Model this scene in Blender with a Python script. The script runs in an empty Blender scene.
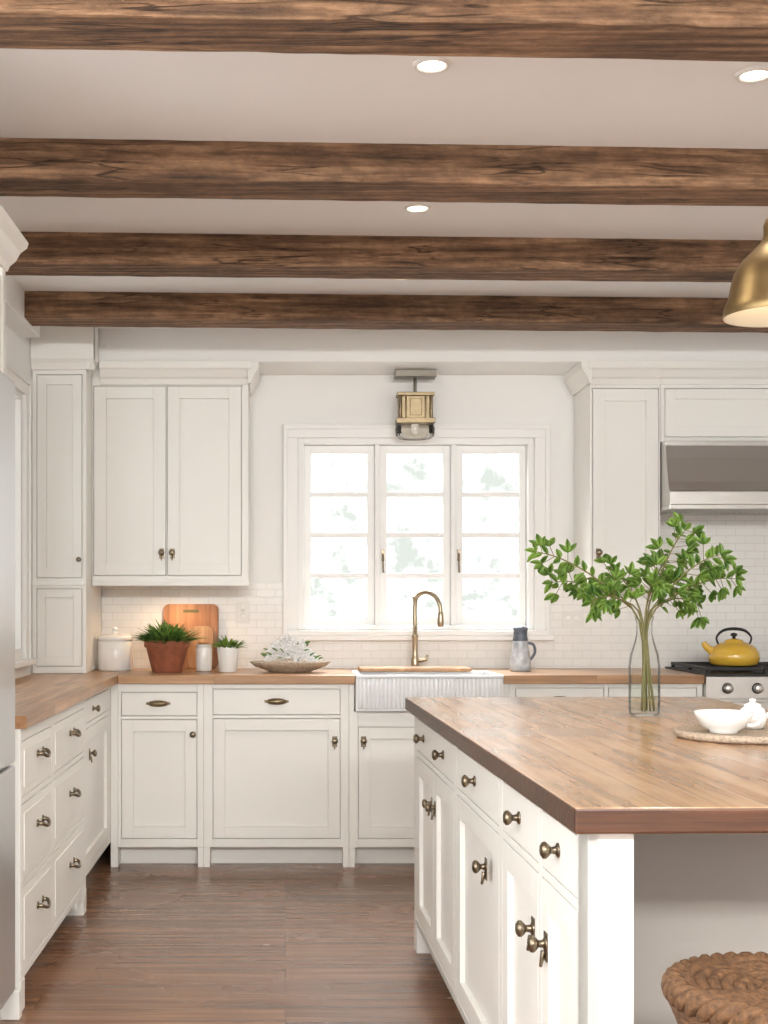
import bpy, bmesh, math, random
from mathutils import Vector, Matrix, noise
random.seed(7)
D = bpy.data
scene = bpy.context.scene
COL = scene.collection

# ------------------------------------------------------------------ materials
def lin(c):
    return tuple(((v/255)/12.92 if v/255 <= 0.04045 else (((v/255)+0.055)/1.055)**2.4) for v in c) + (1.0,)

def newmat(name):
    m = D.materials.new(name); m.use_nodes = True
    nt = m.node_tree; b = nt.nodes["Principled BSDF"]
    return m, nt, b

def simple(name, rgb, rough=0.5, metal=0.0, bump=0.0, bscale=40.0, var=0.0, emis=None, estr=0.0, coat=0.0):
    m, nt, b = newmat(name)
    b.inputs['Base Color'].default_value = lin(rgb)
    b.inputs['Roughness'].default_value = rough
    b.inputs['Metallic'].default_value = metal
    b.inputs['Coat Weight'].default_value = coat
    if emis:
        b.inputs['Emission Color'].default_value = lin(emis)
        b.inputs['Emission Strength'].default_value = estr
    tc = nt.nodes.new('ShaderNodeTexCoord')
    nz = nt.nodes.new('ShaderNodeTexNoise'); nz.inputs['Scale'].default_value = bscale
    nz.inputs['Detail'].default_value = 4
    nt.links.new(tc.outputs['Object'], nz.inputs['Vector'])
    if bump > 0:
        bp = nt.nodes.new('ShaderNodeBump'); bp.inputs['Strength'].default_value = bump
        bp.inputs['Distance'].default_value = 0.01
        nt.links.new(nz.outputs['Fac'], bp.inputs['Height'])
        nt.links.new(bp.outputs['Normal'], b.inputs['Normal'])
    if var > 0:
        r = nt.nodes.new('ShaderNodeValToRGB')
        c = lin(rgb)
        r.color_ramp.elements[0].position = 0.3; r.color_ramp.elements[1].position = 0.7
        r.color_ramp.elements[0].color = tuple(v*(1-var) for v in c[:3])+(1,)
        r.color_ramp.elements[1].color = tuple(min(1, v*(1+var)) for v in c[:3])+(1,)
        nt.links.new(nz.outputs['Fac'], r.inputs['Fac'])
        nt.links.new(r.outputs['Color'], b.inputs['Base Color'])
    return m

def wood(name, dark, mid, light, grain='X', rough=0.45, plank=None, bump=0.25, fine=1.0, mortar=0.004, cracks=False, coat=0.0, pvar=0.35, stretch=(1.2, 22), big=(0.72, 1.22), dist=.25, rough_var=0.0, line=.45):
    """axis-grained wood; plank=(length,width) adds staves lying in XY"""
    m, nt, b = newmat(name)
    L = nt.links
    tc = nt.nodes.new('ShaderNodeTexCoord')
    lo, hi = stretch
    sx, sy, sz = (lo, hi, hi) if grain == 'X' else ((hi, lo, hi) if grain == 'Y' else (hi, hi, lo))
    mp = nt.nodes.new('ShaderNodeMapping'); mp.inputs['Scale'].default_value = (sx*fine, sy*fine, sz*fine)
    L.new(tc.outputs['Object'], mp.inputs['Vector'])
    vec = mp.outputs['Vector']
    br = None
    if plank:
        sep = nt.nodes.new('ShaderNodeSeparateXYZ'); L.new(tc.outputs['Object'], sep.inputs[0])
        cmb = nt.nodes.new('ShaderNodeCombineXYZ')
        if grain == 'X':
            L.new(sep.outputs[0], cmb.inputs[0]); L.new(sep.outputs[1], cmb.inputs[1])
        else:
            L.new(sep.outputs[1], cmb.inputs[0]); L.new(sep.outputs[0], cmb.inputs[1])
        br = nt.nodes.new('ShaderNodeTexBrick')
        br.inputs['Scale'].default_value = 1.0
        br.inputs['Brick Width'].default_value = plank[0]
        br.inputs['Row Height'].default_value = plank[1]
        br.inputs['Mortar Size'].default_value = mortar
        br.inputs['Mortar Smooth'].default_value = 0.3
        br.inputs['Color1'].default_value = (0, 0, 0, 1); br.inputs['Color2'].default_value = (1, 1, 1, 1)
        br.inputs['Mortar'].default_value = (0.5, 0.5, 0.5, 1)
        br.offset = 0.37; br.offset_frequency = 3; br.squash = 1.0
        L.new(cmb.outputs[0], br.inputs['Vector'])
        ad = nt.nodes.new('ShaderNodeVectorMath'); ad.operation = 'MULTIPLY_ADD'
        L.new(br.outputs['Color'], ad.inputs[0]); ad.inputs[1].default_value = (13, 17, 11)
        L.new(vec, ad.inputs[2]); vec = ad.outputs[0]
    nz = nt.nodes.new('ShaderNodeTexNoise'); nz.inputs['Scale'].default_value = 1.0
    nz.inputs['Detail'].default_value = 7; nz.inputs['Roughness'].default_value = 0.62; nz.inputs['Distortion'].default_value = dist
    L.new(vec, nz.inputs['Vector'])
    r = nt.nodes.new('ShaderNodeValToRGB')
    e = r.color_ramp.elements
    e[0].position = 0.30; e[0].color = lin(dark)
    e[1].position = 0.72; e[1].color = lin(light)
    k = e.new(0.5); k.color = lin(mid)
    L.new(nz.outputs['Fac'], r.inputs['Fac'])
    col = r.outputs['Color']
    nz2 = nt.nodes.new('ShaderNodeTexNoise'); nz2.inputs['Scale'].default_value = 2.2; nz2.inputs['Detail'].default_value = 3
    L.new(tc.outputs['Object'], nz2.inputs['Vector'])
    mr = nt.nodes.new('ShaderNodeMapRange'); mr.inputs[1].default_value = 0.3; mr.inputs[2].default_value = 0.7
    mr.inputs[3].default_value = big[0]; mr.inputs[4].default_value = big[1]
    L.new(nz2.outputs['Fac'], mr.inputs[0])
    mx = nt.nodes.new('ShaderNodeVectorMath'); mx.operation = 'SCALE'
    L.new(col, mx.inputs[0]); L.new(mr.outputs[0], mx.inputs['Scale'])
    col = mx.outputs[0]
    height = nz.outputs['Fac']
    if cracks:
        mp3 = nt.nodes.new('ShaderNodeMapping'); mp3.inputs['Scale'].default_value = (1.4, 20, 20)
        L.new(tc.outputs['Object'], mp3.inputs['Vector'])
        n3 = nt.nodes.new('ShaderNodeTexNoise'); n3.inputs['Scale'].default_value = 1; n3.inputs['Detail'].default_value = 3; n3.inputs['Distortion'].default_value = .6
        L.new(mp3.outputs[0], n3.inputs['Vector'])
        r3 = nt.nodes.new('ShaderNodeValToRGB'); q = r3.color_ramp.elements
        q[0].position = .48; q[0].color = (1, 1, 1, 1); q[1].position = .52; q[1].color = (1, 1, 1, 1)
        z = q.new(.5); z.color = (.2, .18, .16, 1)
        L.new(n3.outputs['Fac'], r3.inputs[0])
        n4 = nt.nodes.new('ShaderNodeTexNoise'); n4.inputs['Scale'].default_value = 3.5; L.new(tc.outputs['Object'], n4.inputs['Vector'])
        r4 = nt.nodes.new('ShaderNodeValToRGB'); r4.color_ramp.elements[0].position = .45; r4.color_ramp.elements[1].position = .58
        L.new(n4.outputs['Fac'], r4.inputs[0])
        mm3 = nt.nodes.new('ShaderNodeMix'); mm3.data_type = 'RGBA'; mm3.inputs[6].default_value = (1, 1, 1, 1)
        L.new(r4.outputs[0], mm3.inputs[0]); L.new(r3.outputs[0], mm3.inputs[7])
        vo = nt.nodes.new('ShaderNodeTexVoronoi'); vo.inputs['Scale'].default_value = 1.0
        mp5 = nt.nodes.new('ShaderNodeMapping'); mp5.inputs['Scale'].default_value = (2.0, 6, 6)
        L.new(tc.outputs['Object'], mp5.inputs['Vector']); L.new(mp5.outputs[0], vo.inputs['Vector'])
        r5 = nt.nodes.new('ShaderNodeValToRGB'); r5.color_ramp.elements[0].position = .03; r5.color_ramp.elements[0].color = (.35, .3, .26, 1)
        r5.color_ramp.elements[1].position = .14
        L.new(vo.outputs['Distance'], r5.inputs[0])
        a1 = nt.nodes.new('ShaderNodeVectorMath'); a1.operation = 'MULTIPLY'; L.new(mm3.outputs[2], a1.inputs[0]); L.new(r5.outputs[0], a1.inputs[1])
        n6 = nt.nodes.new('ShaderNodeTexNoise'); n6.inputs['Scale'].default_value = 30; n6.inputs['Detail'].default_value = 6; n6.inputs['Roughness'].default_value = .7
        mp6 = nt.nodes.new('ShaderNodeMapping'); mp6.inputs['Scale'].default_value = (.5, 1, 1); L.new(tc.outputs['Object'], mp6.inputs['Vector']); L.new(mp6.outputs[0], n6.inputs['Vector'])
        m6 = nt.nodes.new('ShaderNodeMapRange'); m6.inputs[1].default_value = .3; m6.inputs[2].default_value = .7; m6.inputs[3].default_value = .6; m6.inputs[4].default_value = 1.4
        L.new(n6.outputs['Fac'], m6.inputs[0])
        s6 = nt.nodes.new('ShaderNodeVectorMath'); s6.operation = 'SCALE'; L.new(a1.outputs[0], s6.inputs[0]); L.new(m6.outputs[0], s6.inputs['Scale'])
        a2 = nt.nodes.new('ShaderNodeVectorMath'); a2.operation = 'MULTIPLY'; L.new(col, a2.inputs[0]); L.new(s6.outputs[0], a2.inputs[1])
        col = a2.outputs[0]
        sp3 = nt.nodes.new('ShaderNodeSeparateColor'); L.new(s6.outputs[0], sp3.inputs[0])
        hm = nt.nodes.new('ShaderNodeMath'); hm.operation = 'ADD'; L.new(nz.outputs['Fac'], hm.inputs[0]); L.new(sp3.outputs[0], hm.inputs[1])
        height = hm.outputs[0]
    if br:
        mr2 = nt.nodes.new('ShaderNodeMapRange'); mr2.inputs[3].default_value = 1-pvar; mr2.inputs[4].default_value = 1+pvar
        sp = nt.nodes.new('ShaderNodeSeparateColor'); L.new(br.outputs['Color'], sp.inputs[0])
        L.new(sp.outputs[0], mr2.inputs[0])
        m2 = nt.nodes.new('ShaderNodeVectorMath'); m2.operation = 'SCALE'
        L.new(col, m2.inputs[0]); L.new(mr2.outputs[0], m2.inputs['Scale'])
        mm = nt.nodes.new('ShaderNodeMix'); mm.data_type = 'RGBA'
        mm.inputs[7].default_value = tuple(v*line for v in lin(dark)[:3])+(1,)
        L.new(br.outputs['Fac'], mm.inputs[0]); L.new(m2.outputs[0], mm.inputs[6])
        col = mm.outputs[2]
    L.new(col, b.inputs['Base Color'])
    b.inputs['Roughness'].default_value = rough
    if rough_var > 0:
        rv = nt.nodes.new('ShaderNodeMapRange'); rv.inputs[1].default_value = .3; rv.inputs[2].default_value = .7
        rv.inputs[3].default_value = rough-rough_var; rv.inputs[4].default_value = rough+rough_var
        L.new(nz2.outputs['Fac'], rv.inputs[0]); L.new(rv.outputs[0], b.inputs['Roughness'])
    b.inputs['Coat Weight'].default_value = coat
    b.inputs['Coat Roughness'].default_value = 0.2
    bp = nt.nodes.new('ShaderNodeBump'); bp.inputs['Strength'].default_value = bump; bp.inputs['Distance'].default_value = 0.006
    L.new(height, bp.inputs['Height']); L.new(bp.outputs['Normal'], b.inputs['Normal'])
    return m

def tile_mat(name):
    m, nt, b = newmat(name); L = nt.links
    tc = nt.nodes.new('ShaderNodeTexCoord'); sep = nt.nodes.new('ShaderNodeSeparateXYZ'); cmb = nt.nodes.new('ShaderNodeCombineXYZ')
    L.new(tc.outputs['Object'], sep.inputs[0]); L.new(sep.outputs[0], cmb.inputs[0]); L.new(sep.outputs[2], cmb.inputs[1])
    br = nt.nodes.new('ShaderNodeTexBrick'); br.inputs['Scale'].default_value = 1
    br.inputs['Brick Width'].default_value = 0.10; br.inputs['Row Height'].default_value = 0.04
    br.inputs['Mortar Size'].default_value = 0.0018; br.inputs['Mortar Smooth'].default_value = 0.5
    br.inputs['Color1'].default_value = lin((239, 237, 232)); br.inputs['Color2'].default_value = lin((235, 233, 228))
    br.inputs['Mortar'].default_value = lin((218, 215, 208))
    L.new(cmb.outputs[0], br.inputs['Vector']); L.new(br.outputs['Color'], b.inputs['Base Color'])
    bp = nt.nodes.new('ShaderNodeBump'); bp.invert = True; bp.inputs['Strength'].default_value = 0.3; bp.inputs['Distance'].default_value = 0.002
    L.new(br.outputs['Fac'], bp.inputs['Height']); L.new(bp.outputs['Normal'], b.inputs['Normal'])
    b.inputs['Roughness'].default_value = 0.25
    return m

def glass_mat(name, tint=(1, 1, 1, 1), refl=1.0, blend=.12):
    m = D.materials.new(name); m.use_nodes = True; nt = m.node_tree; nt.nodes.clear(); L = nt.links
    out = nt.nodes.new('ShaderNodeOutputMaterial'); mix = nt.nodes.new('ShaderNodeMixShader')
    tr = nt.nodes.new('ShaderNodeBsdfTransparent'); tr.inputs[0].default_value = tint
    gl = nt.nodes.new('ShaderNodeBsdfGlossy'); gl.inputs['Roughness'].default_value = 0.03
    lw = nt.nodes.new('ShaderNodeLayerWeight'); lw.inputs[0].default_value = blend
    mu = nt.nodes.new('ShaderNodeMath'); mu.operation = 'MULTIPLY'; mu.inputs[1].default_value = refl
    L.new(lw.outputs['Fresnel'], mu.inputs[0]); L.new(mu.outputs[0], mix.inputs[0])
    L.new(tr.outputs[0], mix.inputs[1]); L.new(gl.outputs[0], mix.inputs[2]); L.new(mix.outputs[0], out.inputs[0])
    return m

def leaf_mat(name, c1, c2):
    m, nt, b = newmat(name); L = nt.links
    tc = nt.nodes.new('ShaderNodeTexCoord'); nz = nt.nodes.new('ShaderNodeTexNoise'); nz.inputs['Scale'].default_value = 25
    L.new(tc.outputs['Object'], nz.inputs['Vector'])
    r = nt.nodes.new('ShaderNodeValToRGB'); r.color_ramp.elements[0].position = .35; r.color_ramp.elements[1].position = .65
    r.color_ramp.elements[0].color = lin(c1); r.color_ramp.elements[1].color = lin(c2)
    L.new(nz.outputs['Fac'], r.inputs[0]); L.new(r.outputs[0], b.inputs['Base Color']); b.inputs['Roughness'].default_value = .45
    tl = nt.nodes.new('ShaderNodeBsdfTranslucent'); L.new(r.outputs[0], tl.inputs[0])
    mx = nt.nodes.new('ShaderNodeMixShader'); mx.inputs[0].default_value = .4
    L.new(b.outputs[0], mx.inputs[1]); L.new(tl.outputs[0], mx.inputs[2]); L.new(mx.outputs[0], nt.nodes['Material Output'].inputs[0])
    return m

M_CAB = simple('cabinet_paint', (238, 236, 230), 0.42, bump=0.02, bscale=60)
M_PANEL_SHADE = simple('island_end_panel_shade', (160, 155, 148), 0.5, bump=0.02, bscale=60)  # cabinet white darkened: shade of the seating recess put into the colour
M_WALL = simple('wall_paint', (243, 242, 239), 0.8, bump=0.04, bscale=120)
M_CEIL = simple('ceiling_paint', (249, 249, 249), 0.85, bump=0.03, bscale=90)
M_TRIM = simple('trim_paint', (240, 239, 236), 0.4)
M_TILE = tile_mat('subway_tile')
M_BEAM = wood('beam_wood', (64, 44, 31), (122, 91, 66), (166, 131, 100), 'X', 0.8, bump=.9, fine=1.0, stretch=(1.6, 48), cracks=True, big=(.72, 1.25), dist=.25)
M_FLOOR = wood('floor_oak', (90, 61, 43), (120, 85, 62), (144, 107, 81), 'X', 0.26, plank=(2.1, 0.15), bump=0.012, fine=1.1, mortar=0.0012, pvar=0.12, big=(.9, 1.1), rough_var=.03, stretch=(1.0, 26), dist=.35, line=.7)
M_ISL = wood('island_butcher_block', (144, 108, 78), (180, 141, 106), (200, 165, 130), 'Y', 0.22, plank=(1.4, 0.085), bump=0.02, fine=1.0, mortar=0.0005, pvar=0.06, big=(.84, 1.12), rough_var=.04, stretch=(1.4, 24), dist=.15)
M_ISLE = wood('island_edge_walnut', (42, 24, 15), (74, 45, 29), (104, 67, 44), 'X', 0.42, bump=0.2, stretch=(2, 60))
M_CTR = wood('counter_butcher_block', (146, 104, 68), (188, 144, 104), (210, 172, 134), 'X', 0.3, plank=(0.9, 0.06), bump=0.06, fine=1.1, mortar=0.0008, pvar=0.12, big=(.85, 1.12))
M_CTRY = wood('counter_butcher_block_y', (146, 104, 68), (188, 144, 104), (210, 172, 134), 'Y', 0.3, plank=(0.9, 0.06), bump=0.06, fine=1.1, mortar=0.0008, pvar=0.12, big=(.85, 1.12))
M_BOARD = wood('cutting_board_wood', (132, 80, 42), (168, 112, 68), (192, 138, 92), 'Z', 0.5, bump=0.08)
M_BOARD2 = wood('cutting_board_light', (150, 104, 64), (180, 134, 90), (200, 158, 114), 'Z', 0.5, bump=0.08)
M_BRASS = simple('aged_brass', (138, 122, 96), 0.38, 1.0, var=0.15, bscale=30)
M_BRONZE = simple('knob_bronze', (132, 120, 102), 0.32, 1.0, var=0.25, bscale=50)
M_LAMPBR = simple('pendant_brass', (148, 126, 88), 0.42, 1.0, bump=0.05, bscale=25, var=0.12)
M_LAMPIN = simple('pendant_enamel', (226, 216, 196), 0.5)
M_NICKEL = simple('champagne_nickel', (176, 162, 138), 0.3, 1.0)
M_PEWTER = simple('lantern_pewter', (120, 114, 104), 0.4, 1.0)
M_STEEL = simple('stainless_steel', (200, 197, 192), 0.3, 1.0, bump=0.02, bscale=200)
M_FRIDGE = simple('fridge_steel', (214, 216, 218), 0.3, .85)
M_BLACK = simple('black_iron', (24, 24, 25), 0.45)
M_CERAM = simple('white_ceramic', (240, 238, 234), 0.2)
M_SINK = simple('fireclay_white', (236, 237, 238), 0.18)
M_TERRA = simple('terracotta', (150, 88, 62), 0.75, bump=0.1, bscale=30, var=0.18)
M_SOIL = simple('soil', (50, 36, 26), 0.95, bump=0.5, bscale=60)
M_YEL = simple('kettle_enamel', (218, 174, 62), 0.18, coat=0.6)
M_STRAW = simple('rush_straw', (98, 68, 42), 0.8, bump=0.6, bscale=90, var=0.45)
M_STWOOD = wood('stool_wood', (70, 42, 26), (110, 70, 44), (140, 96, 64), 'Z', 0.5)
M_LEAF = leaf_mat('leaf_green', (74, 110, 42), (134, 168, 76))
M_LEAF2 = leaf_mat('leaf_deep', (60, 100, 46), (120, 154, 74))
M_STEM = simple('stem_bark', (110, 104, 62), 0.7)
M_PETAL = simple('petal_white', (248, 247, 246), 0.6)
M_GLASS = glass_mat('clear_glass', (0.975, 0.985, 0.975, 1), .85, .14)
M_WATER = glass_mat('vase_water', (0.95, 0.97, 0.95, 1), 0.3, .1)
M_PANE = glass_mat('window_pane', (1, 1, 1, 1), 0.3, .08)
M_EMIT = simple('lamp_glow', (255, 244, 225), 0.5, emis=(255, 240, 215), estr=6.0)
M_CANW = simple('can_trim_white', (240, 238, 234), 0.5)
M_STONE = simple('tray_stone', (176, 158, 138), 0.8, bump=0.6, bscale=120, var=0.3)
M_JUG = simple('jug_glaze', (190, 195, 200), 0.3, var=0.3, bscale=25)
M_JUGT = simple('jug_slate', (92, 100, 112), 0.35, var=0.15)
M_PLATE = simple('outlet_plate', (228, 225, 219), 0.4)
M_LGLASS = glass_mat('lantern_glass', (0.93, 0.92, 0.88, 1), 1.0, .3)

# ------------------------------------------------------------------ mesh builder
def W(fr, u, o, z):
    k, p = fr
    if k == 'S': return (u, p-o, z)
    if k == 'E': return (p+o, u, z)
    if k == 'W': return (p-o, u, z)

class MB:
    def __init__(s, mats):
        s.bm = bmesh.new(); s.mats = mats; s.mi = 0
    def use(s, m):
        if m not in s.mats: s.mats.append(m)
        s.mi = s.mats.index(m); return s
    def face(s, vs, smooth=False):
        try:
            f = s.bm.faces.new(vs)
        except ValueError:
            return None
        f.material_index = s.mi; f.smooth = smooth; return f
    def box(s, x0, x1, y0, y1, z0, z1):
        v = [s.bm.verts.new((x, y, z)) for x in (x0, x1) for y in (y0, y1) for z in (z0, z1)]
        for q in ((0,1,3,2),(4,6,7,5),(0,4,5,1),(2,3,7,6),(0,2,6,4),(1,5,7,3)):
            s.face([v[i] for i in q])
        return v
    def fbox(s, fr, u0, u1, o0, o1, z0, z1):
        a = W(fr, u0, o0, z0); b = W(fr, u1, o1, z1)
        return s.box(min(a[0], b[0]), max(a[0], b[0]), min(a[1], b[1]), max(a[1], b[1]), z0, z1)
    def prism(s, fr, prof, u0, u1):
        A = [s.bm.verts.new(W(fr, u0, o, z)) for o, z in prof]; B = [s.bm.verts.new(W(fr, u1, o, z)) for o, z in prof]
        n = len(prof)
        for i in range(n): s.face([A[i], A[(i+1) % n], B[(i+1) % n], B[i]])
        s.face(A); s.face(B[::-1])
    def lathe(s, prof, origin=(0, 0, 0), axis=(0, 0, 1), seg=40, sc=(1, 1, 1), smooth=True, rfun=None):
        ax = Vector(axis).normalized(); o = Vector(origin)
        t = Vector((1, 0, 0)) if abs(ax.x) < .9 else Vector((0, 1, 0))
        e1 = (t - ax*t.dot(ax)).normalized(); e2 = ax.cross(e1)
        rings = []
        for r, h in prof:
            n = 1 if r < 1e-6 else seg
            ring = []
            for i in range(n):
                a = 2*math.pi*i/seg; rr = r*(rfun(a, h) if rfun else 1)
                p = e1*math.cos(a)*rr + e2*math.sin(a)*rr + ax*h
                ring.append(s.bm.verts.new(o+Vector((p.x*sc[0], p.y*sc[1], p.z*sc[2]))))
            rings.append(ring)
        for a, b in zip(rings, rings[1:]):
            for i in range(seg):
                j = (i+1) % seg
                if len(a) == 1 and len(b) == 1: break
                if len(a) == 1: s.face([a[0], b[i], b[j]], smooth)
                elif len(b) == 1: s.face([a[i], a[j], b[0]], smooth)
                else: s.face([a[i], a[j], b[j], b[i]], smooth)
    def ell(s, c, rx, ry, rz, seg=16, rings=10):
        prof = [(math.sin(math.pi*i/rings), -math.cos(math.pi*i/rings)) for i in range(rings+1)]
        prof[0] = (0, -1); prof[-1] = (0, 1)
        s.lathe(prof, c, seg=seg, sc=(rx, ry, rz))
    def tube(s, pts, r, seg=10, smooth_n=0, cap=True):
        P = [Vector(p) for p in pts]
        R = list(r) if hasattr(r, '__len__') else [r]*len(P)
        if smooth_n:
            Q, RR = [], []
            for i in range(len(P)-1):
                p0 = P[max(i-1, 0)]; p1 = P[i]; p2 = P[i+1]; p3 = P[min(i+2, len(P)-1)]
                for k in range(smooth_n):
                    t = k/smooth_n
                    Q.append(0.5*((2*p1)+(-p0+p2)*t+(2*p0-5*p1+4*p2-p3)*t*t+(-p0+3*p1-3*p2+p3)*t**3))
                    RR.append(R[i]*(1-t)+R[i+1]*t)
            Q.append(P[-1]); RR.append(R[-1]); P, R = Q, RR
        n = None; rings = []
        for i, p in enumerate(P):
            t = (P[min(i+1, len(P)-1)]-P[max(i-1, 0)]).normalized()
            if n is None:
                h = Vector((0, 0, 1)) if abs(t.z) < .9 else Vector((1, 0, 0))
                n = (h-t*h.dot(t)).normalized()
            else:
                n = (n-t*n.dot(t)).normalized()
            b = t.cross(n)
            rings.append([s.bm.verts.new(p+(n*math.cos(2*math.pi*k/seg)+b*math.sin(2*math.pi*k/seg))*R[i]) for k in range(seg)])
        for a, b in zip(rings, rings[1:]):
            for i in range(seg): s.face([a[i], a[(i+1) % seg], b[(i+1) % seg], b[i]], True)
        if cap: s.face(rings[0][::-1]); s.face(rings[-1])
    def leaf(s, p, d, up, L, w, bend=0.25):
        d = Vector(d).normalized(); up = Vector(up); sd = d.cross(up)
        if sd.length < 1e-3: sd = d.cross(Vector((1, 0, 0)))
        sd.normalize(); n = sd.cross(d).normalized(); p = Vector(p)
        prof = [(0.0, 0.0), (0.18, 0.6), (0.42, 1.0), (0.7, 0.8), (0.9, 0.35), (1.0, 0.0)]
        C = [s.bm.verts.new(p+d*L*t-n*bend*L*t*t) for t, _ in prof]
        Ls, Rs = [], []
        for (t, ww) in prof[1:-1]:
            base = p+d*L*t-n*bend*L*t*t+n*0.12*w*ww
            Ls.append(s.bm.verts.new(base+sd*w*0.5*ww)); Rs.append(s.bm.verts.new(base-sd*w*0.5*ww))
        for side in (Ls, Rs):
            s.face([C[0], side[0], C[1]], True)
            for i in range(len(side)-1): s.face([C[i+1], side[i], side[i+1], C[i+2]], True)
            s.face([C[-2], side[-1], C[-1]], True)
    def finish(s, name, parent=None, bevel=0.0, loc=None, rot=0.0, norm=True):
        if norm: bmesh.ops.recalc_face_normals(s.bm, faces=s.bm.faces[:])
        me = D.meshes.new(name); s.bm.to_mesh(me); s.bm.free()
        for m in s.mats: me.materials.append(m)
        ob = D.objects.new(name, me); COL.objects.link(ob)
        if bevel > 0:
            md = ob.modifiers.new('bev', 'BEVEL'); md.width = bevel; md.segments = 2
            md.limit_method = 'ANGLE'; md.angle_limit = math.radians(50)
        if parent: ob.parent = parent
        if loc: ob.location = loc
        if rot: ob.rotation_euler = (0, 0, rot)
        return ob

def empty(name, loc=(0, 0, 0), rot=0.0):
    e = D.objects.new(name, None); COL.objects.link(e); e.location = loc; e.rotation_euler = (0, 0, rot); e.empty_display_size = .1
    return e

# ---- cabinet helpers
def frame_face(mb, fr, u0, u1, z0, z1, openings, o0=0.0, o1=0.02):
    us = sorted({u0, u1, *[o[0] for o in openings], *[o[1] for o in openings]})
    zs = sorted({z0, z1, *[o[2] for o in openings], *[o[3] for o in openings]})
    us = [u for u in us if u0 <= u <= u1]; zs = [z for z in zs if z0 <= z <= z1]
    for i in range(len(us)-1):
        run = None
        for j in range(len(zs)-1):
            cu = (us[i]+us[i+1])/2; cz = (zs[j]+zs[j+1])/2
            solid = not any(o[0] < cu < o[1] and o[2] < cz < o[3] for o in openings)
            if solid:
                run = [zs[j], zs[j+1]] if run is None else [run[0], zs[j+1]]
            if (not solid or j == len(zs)-2) and run:
                mb.fbox(fr, us[i], us[i+1], o0, o1, run[0], run[1]); run = None
G = 0.003
def door(mb, fr, u0, u1, z0, z1, rail=0.055, o=0.0, t=0.02):
    u0 += G; u1 -= G; z0 += G; z1 -= G
    mb.fbox(fr, u0, u0+rail, o, o+t, z0, z1); mb.fbox(fr, u1-rail, u1, o, o+t, z0, z1)
    mb.fbox(fr, u0+rail, u1-rail, o, o+t, z0, z0+rail); mb.fbox(fr, u0+rail, u1-rail, o, o+t, z1-rail, z1)
    mb.fbox(fr, u0+rail, u1-rail, o, o+t*0.3, z0+rail, z1-rail)
def slab(mb, fr, u0, u1, z0, z1, o=0.0, t=0.02):
    mb.fbox(fr, u0+G, u1-G, o, o+t, z0+G, z1-G)
def naxis(fr):
    return {'S': (0, -1, 0), 'E': (1, 0, 0), 'W': (-1, 0, 0)}[fr[0]]
def knob(mb, fr, u, z, o=0.02, k=1.0, mat=None):
    mb.use(mat or M_BRONZE)
    prof = [(0, 0), (.013, 0), (.013, .003), (.007, .006), (.006, .014), (.011, .018), (.015, .023), (.0145, .028), (.009, .032), (0, .033)]
    mb.lathe([(r*k, h*k) for r, h in prof], W(fr, u, o, z), naxis(fr), seg=20)
    mb.mi = 0
def latch(mb, fr, u, z, o=0.02, k=1.0):
    mb.use(M_BRONZE)
    mb.fbox(fr, u-.012*k, u+.012*k, o, o+.003, z-.03*k, z+.02*k); mb.mi = 0
    knob(mb, fr, u, z, o, k)
    mb.use(M_BRONZE); a = W(fr, u, o+.006, z-.012*k); b = W(fr, u, o+.012, z-.04*k)
    mb.tube([a, b], [.005*k, .003*k], seg=8); mb.mi = 0
def cup(mb, fr, u, z, o=0.02, w=.05):
    mb.use(M_BRASS)
    c = W(fr, u, o+.004, z)
    if fr[0] == 'S': mb.ell(c, w, .022, .016)
    else: mb.ell(c, .022, w, .016)
    mb.fbox(fr, u-w*1.15, u+w*1.15, o, o+.003, z-.006, z+.006)
    mb.mi = 0
def pull(mb, fr, u, z, o=0.02, w=.045):
    mb.use(M_BRONZE)
    pts = [W(fr, u-w, o, z+.004), W(fr, u-w, o+.018, z+.002), W(fr, u-w*.4, o+.028, z-.008), W(fr, u+w*.4, o+.028, z-.008), W(fr, u+w, o+.018, z+.002), W(fr, u+w, o, z+.004)]
    mb.tube(pts, [.008, .0065, .006, .006, .0065, .008], seg=10, smooth_n=4)
    for q in (-w, w): mb.lathe([(0, 0), (.013, 0), (.012, .004), (.006, .006), (0, .006)], W(fr, u+q, o, z+.004), naxis(fr), seg=16)
    mb.mi = 0

# ------------------------------------------------------------------ room shell
YB = 6.84; ZC = 2.60; XL = -1.22; XR = 3.30; XL2 = -1.66
WX0, WX1, WZ0, WZ1 = 0.068, 1.300, 1.11, 2.11
mb = MB([M_FLOOR]); mb.box(-1.85, XR+.15, -3.15, YB+.15, -0.1, 0.0); mb.finish('floor')
mb = MB([M_CEIL]); mb.box(-1.85, XR+.15, -3.15, YB+.15, ZC, ZC+.1); mb.finish('ceiling')
mb = MB([M_WALL])
mb.box(XL-.15, WX0, YB, YB+.15, 0, ZC); mb.box(WX1, XR+.15, YB, YB+.15, 0, ZC)
mb.box(WX0, WX1, YB, YB+.15, 0, WZ0); mb.box(WX0, WX1, YB, YB+.15, WZ1, ZC); mb.finish('wall_back')
LY0, LY1, LZ0, LZ1 = 5.2, 6.08, 1.02, 2.22
mb = MB([M_WALL])
mb.box(XL-.15, XL, 4.1, LY0, 0, ZC); mb.box(XL-.15, XL, LY1, YB, 0, ZC)
mb.box(XL-.15, XL, LY0, LY1, 0, LZ0); mb.box(XL-.15, XL, LY0, LY1, LZ1, ZC); mb.finish('wall_left')
mb = MB([M_WALL]); mb.box(XL2-.15, XL, 4.005, 4.1, 0, ZC); mb.finish('wall_left_return')
mb = MB([M_WALL])
NY0, NY1, NZ0, NZ1 = -1.2, 2.4, .75, 2.35
mb.box(XL2-.15, XL2, NY1, 4.0, 0, ZC); mb.box(XL2-.15, XL2, -3.0, NY0, 0, ZC)
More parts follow.
